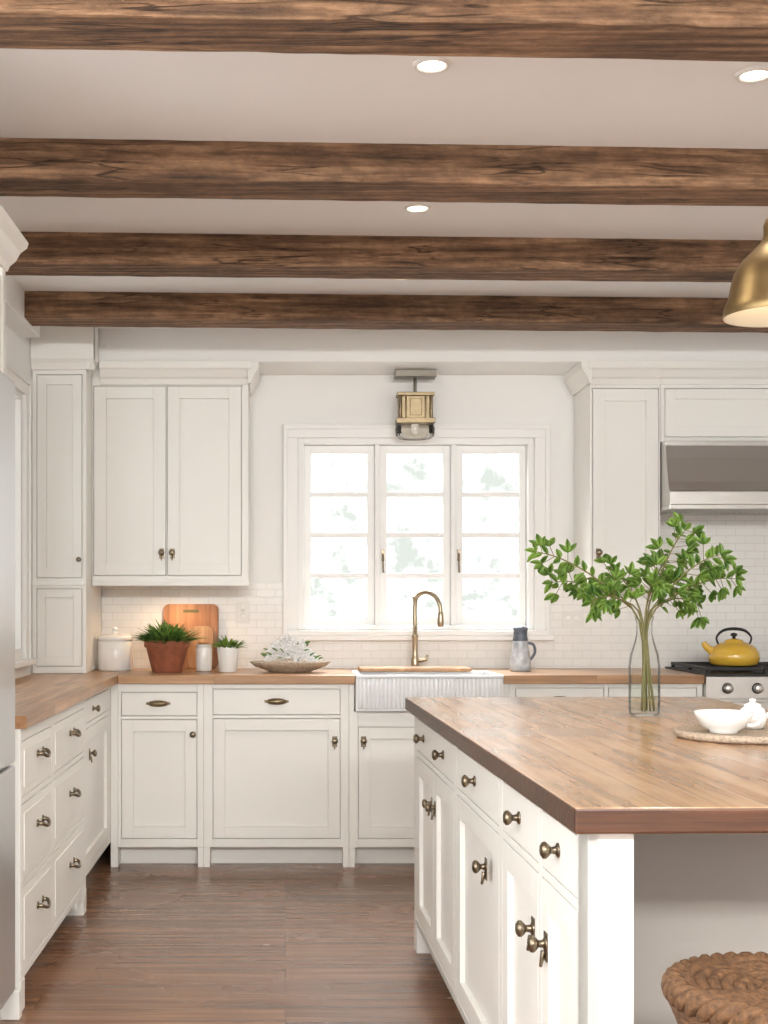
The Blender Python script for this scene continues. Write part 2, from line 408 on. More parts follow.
mb.box(XL2-.15, XL2, NY0, NY1, 0, NZ0); mb.box(XL2-.15, XL2, NY0, NY1, NZ1, ZC); mb.finish('wall_left_near')
mb = MB([M_WALL]); mb.box(XR, XR+.15, -3.0, YB, 0, ZC); mb.finish('wall_right')
mb = MB([M_WALL]); mb.box(XL2-.15, XR+.15, -3.15, -3.0, 0, ZC); mb.finish('wall_front')
mb = MB([M_WALL]); mb.box(XL, XR, 6.45, YB, 2.4385, ZC); mb.finish('wall_soffit')
mb = MB([M_TRIM]); mb.box(XL, XL+.094, 4.1, 6.02, 2.47, ZC); mb.finish('trim_1', bevel=.004)
mb = MB([M_TILE])
mb.box(-.955, 0.0, YB-.008, YB, .91, 1.349); mb.box(0.0, 1.373, YB-.008, YB, .91, 1.06)
mb.box(1.373, XR, YB-.008, YB, .91, 1.349); mb.box(1.88, 2.79, YB-.008, YB, 1.349, 1.80)
mb.finish('wall_back_tile')

# ------------------------------------------------------------------ beams
def beam(y0, y1, seed):
    mb = MB([M_BEAM]); x0 = XL+.094; x1 = XR; n = 150
    z0 = 2.485; z1 = ZC
    def seg(a, b, k): return [(a[0]+(b[0]-a[0])*i/k, a[1]+(b[1]-a[1])*i/k) for i in range(k)]
    c = .004
    sec = seg((y0, z1), (y0, z0+c), 5)+[(y0, z0+c)]+seg((y0+c, z0), (y1-c, z0), 5)+[(y1-c, z0)]+seg((y1, z0+c), (y1, z1), 4)+[(y1, z1)]
    rings = []
    for i in range(n+1):
        x = x0+(x1-x0)*i/n; ring = []
        for k, (y, z) in enumerate(sec):
            a = noise.noise(Vector((x*1.3+seed*9, y*3, z*3+seed)))*.003+noise.noise(Vector((x*9, y*30, z*30+seed)))*.0028
            b = noise.noise(Vector((x*1.1+50, y*3, seed+z*3)))*.002+noise.noise(Vector((x*10, y*30+9, z*30+seed)))*.002
            chip = max(0, noise.noise(Vector((x*7+seed*3, 5.5, seed)))-.25)*.02 if k in (5, 6) else 0
            ring.append(mb.bm.verts.new((x, y+a+chip+.042*(x-.3), z+(b+chip if z < z1-.001 else 0))))
        rings.append(ring)
    for a, b in zip(rings, rings[1:]):
        for k in range(len(sec)-1): mb.face([a[k], a[k+1], b[k+1], b[k]])
        mb.face([a[-1], a[0], b[0], b[-1]])
    mb.face(rings[0]); mb.face(rings[-1][::-1])
    mb.finish('ceiling_beam')
for i, (a, b) in enumerate([(5.72, 5.90), (4.80, 4.98), (3.83, 4.01), (2.76, 2.94), (1.72, 1.9)]): beam(a, b, i+1)

# ------------------------------------------------------------------ windows
def window(name, fr, u0, u1, z0, z1, ncas, rows, depth=-.06):
    e = empty(name)
    mb = MB([M_TRIM]); j = .03
    mb.fbox(fr, u0, u0+j, -.13, 0, z0, z1); mb.fbox(fr, u1-j, u1, -.13, 0, z0, z1)
    mb.fbox(fr, u0+j, u1-j, -.13, 0, z1-j, z1); mb.fbox(fr, u0+j, u1-j, -.13, 0, z0, z0+.02)
    post = .026; w = (u1-u0-2*j-post*(ncas-1))/ncas
    for i in range(1, ncas):
        a = u0+j+i*w+(i-1)*post; mb.fbox(fr, a, a+post, -.12, -.02, z0+.02, z1-j)
    mb.finish('frame', e, bevel=.003)
    for i in range(ncas):
        a = u0+j+i*(w+post)+.002; b = a+w-.004; lo = z0+.023; hi = z1-j-.003
        mb = MB([M_TRIM]); st = .036
        mb.fbox(fr, a, a+st, depth-.035, depth, lo, hi); mb.fbox(fr, b-st, b, depth-.035, depth, lo, hi)
        mb.fbox(fr, a+st, b-st, depth-.035, depth, lo, lo+.045); mb.fbox(fr, a+st, b-st, depth-.035, depth, hi-.04, hi)
        for r in range(1, rows):
            z = lo+.045+(hi-lo-.085)*r/rows; mb.fbox(fr, a+st, b-st, depth-.03, depth-.006, z-.013, z+.013)
        mb.finish('sash_%d' % (i+1), e, bevel=.002)
        mb = MB([M_PANE]); mb.fbox(fr, a+st, b-st, depth-.02, depth-.017, lo+.045, hi-.04); mb.finish('pane_%d' % (i+1), e)
        if i > 0:
            mb = MB([M_BRONZE]); mb.fbox(fr, a+.008, a+.024, depth, depth+.008, z0+.36, z0+.42)
            mb.tube([W(fr, a+.016, depth+.012, z0+.40), W(fr, a+.016, depth+.02, z0+.34), W(fr, a+.018, depth+.014, z0+.30)], .005, smooth_n=3)
            mb.finish('casement_latch_%d' % i, e)
    return e
window('window_1', ('S', YB), WX0, WX1, WZ0, WZ1, 3, 4)
window('window_2', ('E', XL), LY0, LY1, LZ0, LZ1, 2, 3)
window('window_3', ('E', XL2), NY0, NY1, NZ0, NZ1, 4, 3)
def casing(name, fr, u0, u1, z0, z1, w=.066):
    mb = MB([M_TRIM])
    mb.fbox(fr, u0-w, u0, 0, .02, z0-.03, z1); mb.fbox(fr, u1, u1+w, 0, .02, z0-.03, z1)
    mb.fbox(fr, u0-w, u1+w, 0, .02, z1, z1+w*.85)
    mb.fbox(fr, u0-w-.012, u0-w+.012, 0, .03, z0-.03, z1+w*.85); mb.fbox(fr, u1+w-.012, u1+w+.012, 0, .03, z0-.03, z1+w*.85)
    mb.fbox(fr, u0-w-.012, u1+w+.012, 0, .034, z1+w*.85-.012, z1+w*.85+.012)
    mb.fbox(fr, u0-w-.03, u1+w+.03, 0, .05, z0-.055, z0-.03)
    mb.finish(name, bevel=.003)
casing('trim_2', ('S', YB), WX0, WX1, WZ0, WZ1)
casing('trim_3', ('E', XL), LY0, LY1, LZ0, LZ1, .07)
mb = MB([M_TRIM]); mb.box(WX0-.06, WX1+.06, YB-.045, YB-.0005, WZ0-.03, WZ0-.004); mb.finish('trim_4', bevel=.003)

# ------------------------------------------------------------------ back base cabinets
FB = ('S', 6.22)
ZT = .87
def base_cab(name, u0, u1, items, legs=(), depth=.62, fr=FB):
    mb = MB([M_CAB])
    mb.fbox(fr, u0, u1, -depth+.012, 0, .095, ZT)
    mb.fbox(fr, u0, u1, -depth+.012, -.07, 0, .095)
    ops = [(i[1], i[2], i[3], i[4]) for i in items]
    frame_face(mb, fr, u0, u1, .095, ZT, ops)
    for it in items:
        k = it[0]
        (door if k == 'door' else slab)(mb, fr, *it[1:5])
        for h in it[5:]: h[0](mb, fr, h[1], h[2])
    for (a, b) in legs:
        mb.prism(fr, [(-.07, 0), (.022, 0), (.022, .095), (-.07, .095)], a, b)
    return mb.finish(name, bevel=.0015)
base_cab('base_cabinet', -.79, -.385, [('slab', -.775, -.415, .715, .83, (cup, -.60, .775)), ('door', -.775, -.415, .135, .70, (knob, -.435, .63))], [(-.412, -.385)])
base_cab('base_cabinet', -.384, .302, [('slab', -.342, .262, .72, .845, (cup, -.04, .785)), ('door', -.342, .262, .135, .705, (latch, .235, .60))], [(-.384, -.355), (.274, .302)])
mb = MB([M_CAB])
mb.fbox(FB, .303, 1.06, -.608, 0, .095, .738); mb.fbox(FB, .303, 1.06, -.608, -.07, 0, .095)
mb.fbox(FB, .303, .328, -.608, .02, .738, ZT); mb.fbox(FB, 1.030, 1.06, -.608, .02, .738, ZT)
frame_face(mb, FB, .303, 1.06, .095, .738, [(.345, .675, .135, .665), (.69, 1.02, .135, .665)])
door(mb, FB, .345, .675, .135, .665); door(mb, FB, .69, 1.02, .135, .665)
latch(mb, FB, .372, .60); latch(mb, FB, .99, .60)
mb.fbox(FB, .303, .331, -.07, .022, 0, .095); mb.fbox(FB, 1.03, 1.06, -.07, .022, 0, .095)
mb.finish('sink_base_cabinet', bevel=.0015)
base_cab('base_cabinet', 1.061, 1.976, [('slab', 1.09, 1.51, .74, .85, (cup, 1.30, .795)), ('slab', 1.53, 1.95, .74, .85, (cup, 1.74, .795)), ('door', 1.09, 1.51, .135, .72, (knob, 1.48, .63)), ('door', 1.53, 1.95, .135, .72, (knob, 1.56, .63))], [(1.062, 1.09)])
base_cab('base_cabinet', 2.742, 3.298, [('slab', 2.77, 3.27, .72, .845, (cup, 3.02, .785)), ('door', 2.77, 3.27, .135, .705, (knob, 2.80, .62))])

mb = MB([M_CTR])
mb.box(-.789, .3305, 6.17, YB-.008, ZT, .91); mb.box(.3305, 1.0275, 6.605, YB-.008, ZT, .91)
mb.box(1.0275, 1.977, 6.17, YB-.008, ZT, .91); mb.box(2.741, 3.298, 6.17, YB-.008, ZT, .91)
mb.finish('countertop_back_run', bevel=.003)
mb = MB([M_CTRY]); mb.box(XL+.0005, -.79, 4.005, YB-.008, ZT, .91); mb.finish('countertop_side_run', bevel=.003)

# ------------------------------------------------------------------ left base cabinets
FL = ('E', -.83)
mb = MB([M_CAB])
mb.box(XL+.002, -.83, 4.01, 5.33, .095, ZT); mb.box(XL+.002, -.90, 4.01, 5.33, 0, .095)
cols = [(4.03, 4.55), (4.58, 5.29)]; rows = [(.12, .375), (.395, .635), (.655, .83)]
frame_face(mb, FL, 4.01, 5.33, .095, ZT, [(a, b, c, d) for a, b in cols for c, d in rows])
for a, b in cols:
    for c, d in rows:
        slab(mb, FL, a, b, c, d); mb.fbox(FL, a+.03, b-.03, .02, .0235, c+.03, d-.03)
        pull(mb, FL, (a+b)/2+.02, (c+d)/2+.02, .0235)
mb.fbox(FL, 5.25, 5.33, -.08, .022, 0, .095); mb.fbox(FL, 4.01, 4.07, -.08, .022, 0, .095)
mb.prism(('E', -.83), [(-.01, .06), (.02, .06), (.02, .095), (-.01, .095)], 5.10, 5.25)
mb.finish('drawer_base_cabinet', bevel=.0015)
FL2 = ('E', -.845)
mb = MB([M_CAB])
mb.box(XL+.002, -.845, 5.332, 6.82, .12, ZT); mb.box(XL+.002, -.91, 5.332, 6.82, 0, .12)
frame_face(mb, FL2, 5.332, 6.198, .12, ZT, [(5.37, 6.13, .75, .85), (5.37, 6.13, .15, .73)])
slab(mb, FL2, 5.37, 6.13, .75, .85); door(mb, FL2, 5.37, 6.13, .15, .73)
knob(mb, FL2, 5.62, .80); latch(mb, FL2, 5.52, .62)
mb.box(-.825, -.791, 6.20, 6.82, .0, ZT)
mb.finish('corner_base_cabinet', bevel=.0015)

# ------------------------------------------------------------------ upper cabinets
FU = ('S', 6.50)
crown = lambda o: [(o, 2.33), (o+.012, 2.33), (o+.018, 2.355), (o+.03, 2.365), (o+.045, 2.395), (o+.055, 2.405), (o+.06, 2.437), (o, 2.437)]
mb = MB([M_CAB])
mb.fbox(FU, -.912, -.183, -.330, 0, 1.351, 2.437)
frame_face(mb, FU, -.954, -.183, 1.351, 2.437, [(-.948, -.588, 1.385, 2.325), (-.584, -.214, 1.385, 2.325)])
door(mb, FU, -.948, -.588, 1.385, 2.325, .06); door(mb, FU, -.584, -.214, 1.385, 2.325, .06)
latch(mb, FU, -.61, 1.50); latch(mb, FU, -.557, 1.50)
mb.prism(FU, crown(.02), -.912, -.165)
mb.prism(('E', -.183), [(0, 2.33), (.012, 2.33), (.03, 2.37), (.05, 2.40), (.055, 2.437), (0, 2.437)], 6.43, 6.83)
mb.fbox(FU, -.952, -.178, 0, .028, 1.335, 1.36)
mb.finish('upper_cabinet', bevel=.0015)

mb = MB([M_CAB])
mb.fbox(FU, 1.508, 1.853, -.330, 0, 1.351, 2.437)
frame_face(mb, FU, 1.508, 1.856, 1.351, 2.437, [(1.52, 1.850, 1.385, 2.313)])
door(mb, FU, 1.52, 1.850, 1.385, 2.313, .06); latch(mb, FU, 1.55, 1.50)
mb.prism(FU, crown(.02), 1.49, 1.857)
mb.prism(('W', 1.508), [(0, 2.33), (.012, 2.33), (.03, 2.37), (.05, 2.40), (.055, 2.437), (0, 2.437)], 6.43, 6.83)
mb.fbox(FU, 1.502, 1.856, 0, .028, 1.335, 1.36)
mb.finish('upper_cabinet', bevel=.0008)
mb = MB([M_CAB])
mb.fbox(FU, 1.858, 2.80, -.330, 0, 2.046, 2.437)
frame_face(mb, FU, 1.858, 2.80, 2.046, 2.437, [(1.878, 2.785, 2.07, 2.313)]); door(mb, FU, 1.878, 2.785, 2.07, 2.313, .05)
mb.prism(FU, crown(.02), 1.8575, 2.80)
mb.finish('hood_bridge_cabinet', bevel=.0008)
mb = MB([M_CAB])
mb.fbox(FU, 2.801, 3.298, -.330, 0, 1.351, 2.437)
frame_face(mb, FU, 2.801, 3.298, 1.351, 2.437, [(2.815, 3.28, 1.385, 2.313)]); door(mb, FU, 2.815, 3.28, 1.385, 2.313, .06)
mb.prism(FU, crown(.02), 2.801, 3.298)
mb.finish('spice_cupboard', bevel=.0015)

FT = ('S', 6.32)
mb = MB([M_CAB])
mb.fbox(FT, -1.215, -.956, -.50, 0, .912, 2.436); mb.fbox(FT, -1.215, -.956, -.12, 0, 2.436, 2.597)
frame_face(mb, FT, -1.215, -.956, .912, 2.597, [(-1.195, -.975, .945, 1.32), (-1.195, -.975, 1.37, 2.35)])
door(mb, FT, -1.195, -.975, .945, 1.32, .04); door(mb, FT, -1.195, -.975, 1.37, 2.35, .045)
knob(mb, FT, -.99, 1.46, k=.8)
mb.fbox(FT, -1.215, -.957, .02, .03, 1.335, 1.355)
mb.prism(FT, [(.02, 2.37), (.035, 2.37), (.045, 2.40), (.06, 2.42), (.06, 2.597), (.02, 2.597)], -1.217, -.915)
mb.prism(('E', -.956), [(0, 2.37), (.015, 2.37), (.03, 2.41), (.041, 2.42), (.041, 2.597), (0, 2.597)], 6.27, 6.42)
mb.finish('corner_tower_cabinet', bevel=.0015)

# ------------------------------------------------------------------ sink
mb = MB([M_SINK])
sx0, sx1, sy0, sy1, sz0, sz1 = .332, 1.026, 6.15, 6.60, .742, .912
mb.box(sx0, sx1, sy0, sy0+.03, sz0, sz1); mb.box(sx0, sx1, sy1-.03, sy1, sz0, sz1-.006)
mb.box(sx0, sx0+.03, sy0+.03, sy1-.03, sz0, sz1); mb.box(sx1-.03, sx1, sy0+.03, sy1-.03, sz0, sz1)
mb.box(sx0+.03, sx1-.03, sy0+.03, sy1-.03, sz0, sz0+.02)
n = 34; w = (sx1-sx0-.02)/n
for i in range(n):
    c = sx0+.01+w*(i+.5)
    mb.tube([(c, sy0+.002, sz0+.012), (c, sy0+.002, sz1-.016)], w*.5, seg=12)
mb.box(sx0, sx1, sy0-.010, sy0, sz1-.014, sz1)
mb.finish('farmhouse_sink', bevel=.004)
mb = MB([M_BOARD2]); mb.box(.37, .92, 6.44, 6.655, .9125, .930); mb.finish('sink_cutting_board', bevel=.006)

mb = MB([M_NICKEL]); fx, fy = .665, 6.70
mb.lathe([(0, 0), (.03, 0), (.03, .008), (.022, .014), (.020, .03), (.021, .05), (.017, .06), (.014, .075), (.014, .16), (.017, .165), (.017, .175), (.012, .18), (.012, .22), (0, .22)], (fx, fy, .911), seg=28)
mb.tube([(fx, fy, 1.12), (fx, fy, 1.24), (fx+.012, fy-.01, 1.285), (fx+.05, fy-.03, 1.305), (fx+.095, fy-.055, 1.285), (fx+.118, fy-.07, 1.24), (fx+.122, fy-.072, 1.20)], .011, smooth_n=5, seg=14)
mb.lathe([(0, 0), (.012, 0), (.014, -.01), (.017, -.05), (.015, -.075), (0, -.075)], (fx+.122, fy-.072, 1.205), seg=20)
mb.lathe([(0, 0), (.011, 0), (.011, .02), (.015, .022), (.015, .032), (0, .033)], (fx, fy, 1.25), seg=18)
mb.tube([(fx+.01, fy, .955), (fx+.055, fy-.005, .962), (fx+.062, fy-.005, .985)], [.011, .009, .006], smooth_n=3)
mb.finish('gooseneck_faucet')

# ------------------------------------------------------------------ range + hood
mb = MB([M_STEEL])
rx0, rx1 = 1.979, 2.739
mb.box(rx0, rx1, 6.19, 6.825, .08, .905); mb.box(rx0+.03, rx1-.03, 6.25, 6.8, 0, .08)
mb.box(rx0, rx1, 6.155, 6.19, .80, .905)
mb.box(rx0+.01, rx1-.01, 6.165, 6.19, .24, .785); mb.box(rx0+.01, rx1-.01, 6.165, 6.19, .09, .225)
mb.tube([(rx0+.06, 6.12, .73), (rx1-.06, 6.12, .73)], .012, seg=14)
for x in (rx0+.09, rx1-.09): mb.tube([(x, 6.165, .73), (x, 6.12, .73)], .009)
mb.use(M_BLACK); mb.box(rx0+.15, rx1-.15, 6.160, 6.166, .38, .65)
mb.box(rx0, rx1, 6.16, 6.825, .905, .918)
for x in (rx0+.03, rx0+.30, rx0+.46, rx1-.03): mb.box(x-.006, x+.006, 6.2, 6.8, .93, .945)
for y in (6.22, 6.36, 6.5, 6.64, 6.78): mb.box(rx0+.024, rx1-.024, y-.006, y+.006, .93, .945)
for x in (rx0+.03, rx0+.30, rx0+.46, rx1-.03):
    for y in (6.22, 6.5, 6.78): mb.box(x-.008, x+.008, y-.008, y+.008, .918, .93)
for x in (rx0+.17, rx1-.17):
    for y in (6.36, 6.64): mb.lathe([(0, 0), (.05, 0), (.045, .008), (.03, .01), (0, .01)], (x, y, .918), seg=24)
for i in range(5):
    x = rx0+.10+i*.14
    mb.use(M_BLACK); mb.lathe([(0, 0), (.026, 0), (.026, .006), (0, .006)], (x, 6.155, .85), (0, -1, 0), 20)
    mb.use(M_STEEL); mb.lathe([(.021, .006), (.020, .03), (.015, .034), (0, .034)], (x, 6.155, .85), (0, -1, 0), 20)
mb.finish('gas_range_stove', bevel=.002)

mb = MB([M_STEEL]); FH = ('S', 6.83); hx0, hx1 = 1.860, 2.79
mb.prism(FH, [(0, 1.726), (.50, 1.726), (.50, 1.79), (.485, 1.80), (.47, 1.84), (.455, 1.90), (.44, 1.96), (.43, 2.02), (.43, 2.043), (0, 2.043)], hx0, hx1)
mb.fbox(FH, hx0, hx0+.02, 0, .50, 1.705, 1.726); mb.fbox(FH, hx1-.02, hx1, 0, .50, 1.705, 1.726)
mb.fbox(FH, hx0+.02, hx1-.02, .48, .50, 1.705, 1.726); mb.fbox(FH, hx0+.02, hx1-.02, 0, .02, 1.705, 1.726)
for i in range(26):
    x = hx0+.05+i*.032; mb.fbox(FH, x, x+.015, .06, .46, 1.71, 1.726)
mb.use(M_BLACK)
for i in range(4): mb.lathe([(0, 0), (.009, 0), (.008, .008), (0, .008)], (hx0+.62+i*.035, 6.33, 1.758), (0, -1, 0), 14)
mb.finish('range_hood', bevel=.002)

kx, ky, kz = 2.20, 6.42, .946
mb = MB([M_YEL])
mb.lathe([(0, 0), (.10, 0), (.112, .008), (.122, .035), (.118, .065), (.10, .09), (.07, .108), (.045, .114), (.045, .118), (.04, .124), (.015, .130), (0, .130)], (kx, ky, kz), seg=44)
mb.tube([(kx-.09, ky, kz+.06), (kx-.13, ky, kz+.085), (kx-.150, ky, kz+.112)], [.024, .017, .012], smooth_n=5, seg=14)
mb.use(M_BLACK)
mb.lathe([(0, 0), (.008, 0), (.008, .01), (.016, .014), (.016, .024), (0, .03)], (kx, ky, kz+.13), seg=18)
mb.tube([(kx-.075, ky, kz+.10), (kx-.085, ky, kz+.135), (kx-.055, ky, kz+.168), (kx, ky, kz+.178), (kx+.055, ky, kz+.168), (kx+.085, ky, kz+.135), (kx+.075, ky, kz+.10)], [.005, .005, .007, .008, .007, .005, .005], smooth_n=5)
mb.finish('tea_kettle')

# ------------------------------------------------------------------ refrigerator + surround
mb = MB([M_FRIDGE])
mb.box(-1.55, -.87, 3.08, 3.93, .09, 1.92)
mb.box(-.87, -.808, 3.082, 3.928, .78, 1.918); mb.box(-.87, -.808, 3.082, 3.928, .095, .77)
mb.tube([(-.77, 3.16, .85), (-.77, 3.16, 1.70)], .012); mb.tube([(-.77, 3.2, .70), (-.77, 3.5, .70)], .012)
for z in (.9, 1.65): mb.tube([(-.808, 3.16, z), (-.77, 3.16, z)], .008)
for y in (3.22, 3.48): mb.tube([(-.808, y, .70), (-.77, y, .70)], .008)
mb.use(M_BLACK)
for x in (-1.5, -.95):
    for y in (3.14, 3.87): mb.box(x-.03, x+.03, y-.03, y+.03, 0, .09)
mb.finish('refrigerator', bevel=.006)
mb = MB([M_CAB])
mb.box(-1.655, -.85, 3.94, 3.985, 0, 2.30); mb.box(-1.655, -.85, 3.01, 3.055, 0, 2.30)
mb.box(-1.655, -.87, 3.055, 3.94, 1.94, 2.30)
FF = ('E', -.87); door(mb, FF, 3.06, 3.49, 1.95, 2.24); door(mb, FF, 3.50, 3.935, 1.95, 2.24)
mb.prism(('E', -.85), [(-.8, 2.265), (.006, 2.265), (.012, 2.28), (.03, 2.295), (.045, 2.32), (.065, 2.335), (.07, 2.352), (-.8, 2.352)], 2.97, 3.99)
mb.box(-1.3, -.80, 3.945, 3.984, 0.0, .085)
mb.finish('refrigerator_surround', bevel=.002)

# ------------------------------------------------------------------ island
ang = math.atan2(.056, 2.554)
isl = empty('kitchen_island', (.495, 2.236, 0), ang)
mb = MB([M_ISL, M_ISLE])
mb.box(0, 1.10, 0, 2.555, .864, .91)
mb.bm.faces.ensure_lookup_table()
for f in mb.bm.faces:
    c = f.calc_center_median()
    if c.y < .01 or c.x < .001: f.material_index = 1
mb.finish('butcher_block_top', isl, bevel=.005)
mb = MB([M_CAB]); FI = ('W', .05)
IY0, IY1 = .03, 2.52
mb.box(.05, 1.07, .44, IY1, .10, .8635); mb.box(.05, .11, .11, .44, .10, .8635)
mb.box(.12, 1.0, .50, IY1-.06, 0, .10)
secs = [(.10, .40), (.43, .82), (.86, 1.52), (1.57, 2.44)]
ops = []
for a, b in secs: ops.append((a, b, .728, .845))
ops += [(.10, .40, .125, .71), (.43, .82, .125, .71), (.86, 1.52, .125, .71), (1.57, 2.0, .125, .71), (2.01, 2.44, .125, .71)]
frame_face(mb, FI, .03, IY1, .10, .8635, ops)
for a, b, c, d in ops[:4]: slab(mb, FI, a, b, c, d)
for a, b, c, d in ops[4:]: door(mb, FI, a, b, c, d, .06)
for y in (.25, .62, 1.20, 1.78, 2.25): knob(mb, FI, y, .79, k=1.1)
for y in (.355, .475): latch(mb, FI, y, .585, k=1.15)
latch(mb, FI, 1.03, .60, k=1.1)
for y in (1.965, 2.045): latch(mb, FI, y, .60, k=1.0)
mb.box(.03, .11, .03, .11, 0, .8635); mb.box(.99, 1.07, .03, .11, 0, .8635); mb.box(.03, .11, IY1-.07, IY1, 0, .10)
mb.box(.99, 1.07, IY1-.07, IY1, 0, .10); mb.box(.03, .05, .11, 2.45, .10, .12)
mb.use(M_PANEL_SHADE)
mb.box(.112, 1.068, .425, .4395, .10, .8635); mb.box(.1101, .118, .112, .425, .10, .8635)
mb.finish('cabinet_body', isl, bevel=.002)

# ------------------------------------------------------------------ vase with branches
vx, vy, vz = 1.10, 4.01, .911
vase = empty('glass_vase_with_branches', (vx, vy, vz))
mb = MB([M_GLASS])
mb.lathe([(0, .004), (.040, .001), (.046, .006), (.047, .02), (.047, .15), (.043, .185), (.030, .225), (.024, .25), (.024, .285), (.028, .300), (.0285, .304), (.026, .304)], seg=48)
mb.finish('bottle', vase)
mb = MB([M_WATER]); mb.lathe([(0, .013), (.0445, .013), (.0445, .125), (0, .125)], seg=40); mb.finish('water', vase)
mb = MB([M_LEAF, M_STEM])
tips = [(-.34, -.05, .50), (-.26, .10, .41), (-.18, -.08, .35), (-.09, .05, .43), (.02, -.06, .41), (.14, .05, .57), (.20, -.10, .49), (.29, .03, .42), (.20, .12, .34), (.10, .12, .47)]
rnd = random.Random(3)
for (tx, ty, tz) in tips:
    a = rnd.uniform(0, 6.28); b0 = Vector((math.cos(a)*.03, math.sin(a)*.03, .015))
    nk = Vector((tx*.05, ty*.05, .29)); tip = Vector((tx, ty, tz))
    m1 = nk.lerp(tip, .4)+Vector((0, 0, .04)); m2 = nk.lerp(tip, .75)+Vector((0, 0, .03))
    mb.use(M_STEM); mb.tube([b0, nk, m1, m2, tip], [.003, .0028, .0025, .002, .001], smooth_n=4, seg=6)
    path = [nk, m1, m2, tip]; N = 13
    for i in range(3, N+1):
        t = i/N*3; k = min(int(t), 2); p = path[k].lerp(path[k+1], t-k); dr = (path[k+1]-path[k]).normalized()
        mb.use(M_LEAF)
        for sgn in (-1, 1):
            sd = dr.cross(Vector((rnd.uniform(-.6, .6), -1, rnd.uniform(-.4, .6)))).normalized()*sgn
            d = (sd*rnd.uniform(.6, 1.1)+dr*.5+Vector((0, rnd.uniform(-.5, .5), rnd.uniform(-.1, .25)))).normalized()
            if rnd.random() < .4:
                q = p+d*rnd.uniform(.02, .05); mb.use(M_STEM); mb.tube([p, q], .001, seg=5); mb.use(M_LEAF)
                for s2 in (-1, 0, 1):
                    d2 = (d+d.cross(Vector((0, 1, 0)))*s2*.9+Vector((0, rnd.uniform(-.3, .3), 0))).normalized()
                    mb.leaf(q, d2, (rnd.uniform(-.4, .4), -1, .6), rnd.uniform(.030, .044), rnd.uniform(.015, .023))
            else:
                mb.leaf(p, d, (rnd.uniform(-.5, .5), -1, rnd.uniform(.2, 1)), rnd.uniform(.032, .048), rnd.uniform(.016, .024))
    mb.leaf(tip, (tip-m2).normalized(), (0, -1, .5), .036, .018)
mb.finish('leafy_branches', vase, norm=False)

# ------------------------------------------------------------------ tray with bowls
tr = (1.175, 3.37, .911)
mb = MB([M_STONE])
mb.lathe([(0, 0), (.160, 0), (.168, .006), (.170, .018), (.160, .020), (.156, .014), (0, .013)], tr, seg=56)
mb.finish('round_serving_tray')
mb = MB([M_CERAM])
bx, by, bz = 1.125, 3.36, .925
mb.lathe([(0, 0), (.035, 0), (.036, .006), (.055, .018), (.070, .042), (.073, .054), (.069, .054), (.064, .042), (.05, .022), (.03, .012), (0, .01)], (bx, by, bz), seg=40)
mb.tube([(bx+.062, by, bz+.046), (bx+.088, by, bz+.048), (bx+.094, by, bz+.032), (bx+.078, by, bz+.018), (bx+.055, by, bz+.02)], .005, smooth_n=4)
mb.finish('ceramic_cup')
mb = MB([M_CERAM])
px, py = 1.235, 3.46
mb.lathe([(0, 0), (.026, 0), (.032, .01), (.036, .03), (.03, .052), (.02, .060), (.022, .064), (.012, .068), (.006, .070), (.009, .078), (0, .08)], (px, py, bz), seg=32)
mb.tube([(px+.032, py, bz+.03), (px+.052, py, bz+.045), (px+.06, py, bz+.06)], [.008, .006, .004], smooth_n=3)
mb.finish('sugar_jar')
mb = MB([M_CERAM]); mb.lathe([(0, 0), (.022, 0), (.028, .02), (.03, .045), (.0275, .045), (.024, .02), (0, .006)], (1.27, 3.33, bz), seg=32); mb.finish('espresso_cup')

# ------------------------------------------------------------------ stool
stx, sty, stz = .805, 2.13, .655
st = empty('woven_stool', (stx, sty, 0))
mb = MB([M_STRAW]); R = .175
pts = []; turns = 7; N = 7*44
for i in range(N+1):
    t = i/N; a = t*turns*2*math.pi; r = .012+(R-.03)*t
    pts.append((math.cos(a)*r, math.sin(a)*r, stz-.030+.012*t*t+.003*math.sin(a*9)))
mb.tube(pts, .0125, seg=8)
for ph in range(3):
    pts = []
    for i in range(201):
        a = i/200*2*math.pi; b = a*13+ph*2.094
        rr = R-.012+.012*math.cos(b); pts.append((math.cos(a)*rr, math.sin(a)*rr, stz-.030+.013*math.sin(b)))
    mb.tube(pts, .012, seg=8, cap=False)
for k in range(3):
    pts = [(math.cos(i/80*2*math.pi)*(R-.008-.006*k), math.sin(i/80*2*math.pi)*(R-.008-.006*k), stz-.052-.014*k) for i in range(81)]
    mb.tube(pts, .009, seg=8, cap=False)
mb.finish('rush_seat', st)
mb = MB([M_STWOOD])
mb.lathe([(0, stz-.09), (.15, stz-.09), (.15, stz-.05), (0, stz-.05)], seg=36, smooth=False)
for k in range(4):
    a = math.pi/4+k*math.pi/2; c, s_ = math.cos(a), math.sin(a)
    mb.tube([(c*.12, s_*.12, stz-.085), (c*.17, s_*.17, 0)], [.018, .014], seg=12)
    a2 = a+math.pi/2; f = .155
    mb.tube([(c*f, s_*f, .2), (math.cos(a2)*f, math.sin(a2)*f, .2)], .009)
mb.finish('stool_legs', st)

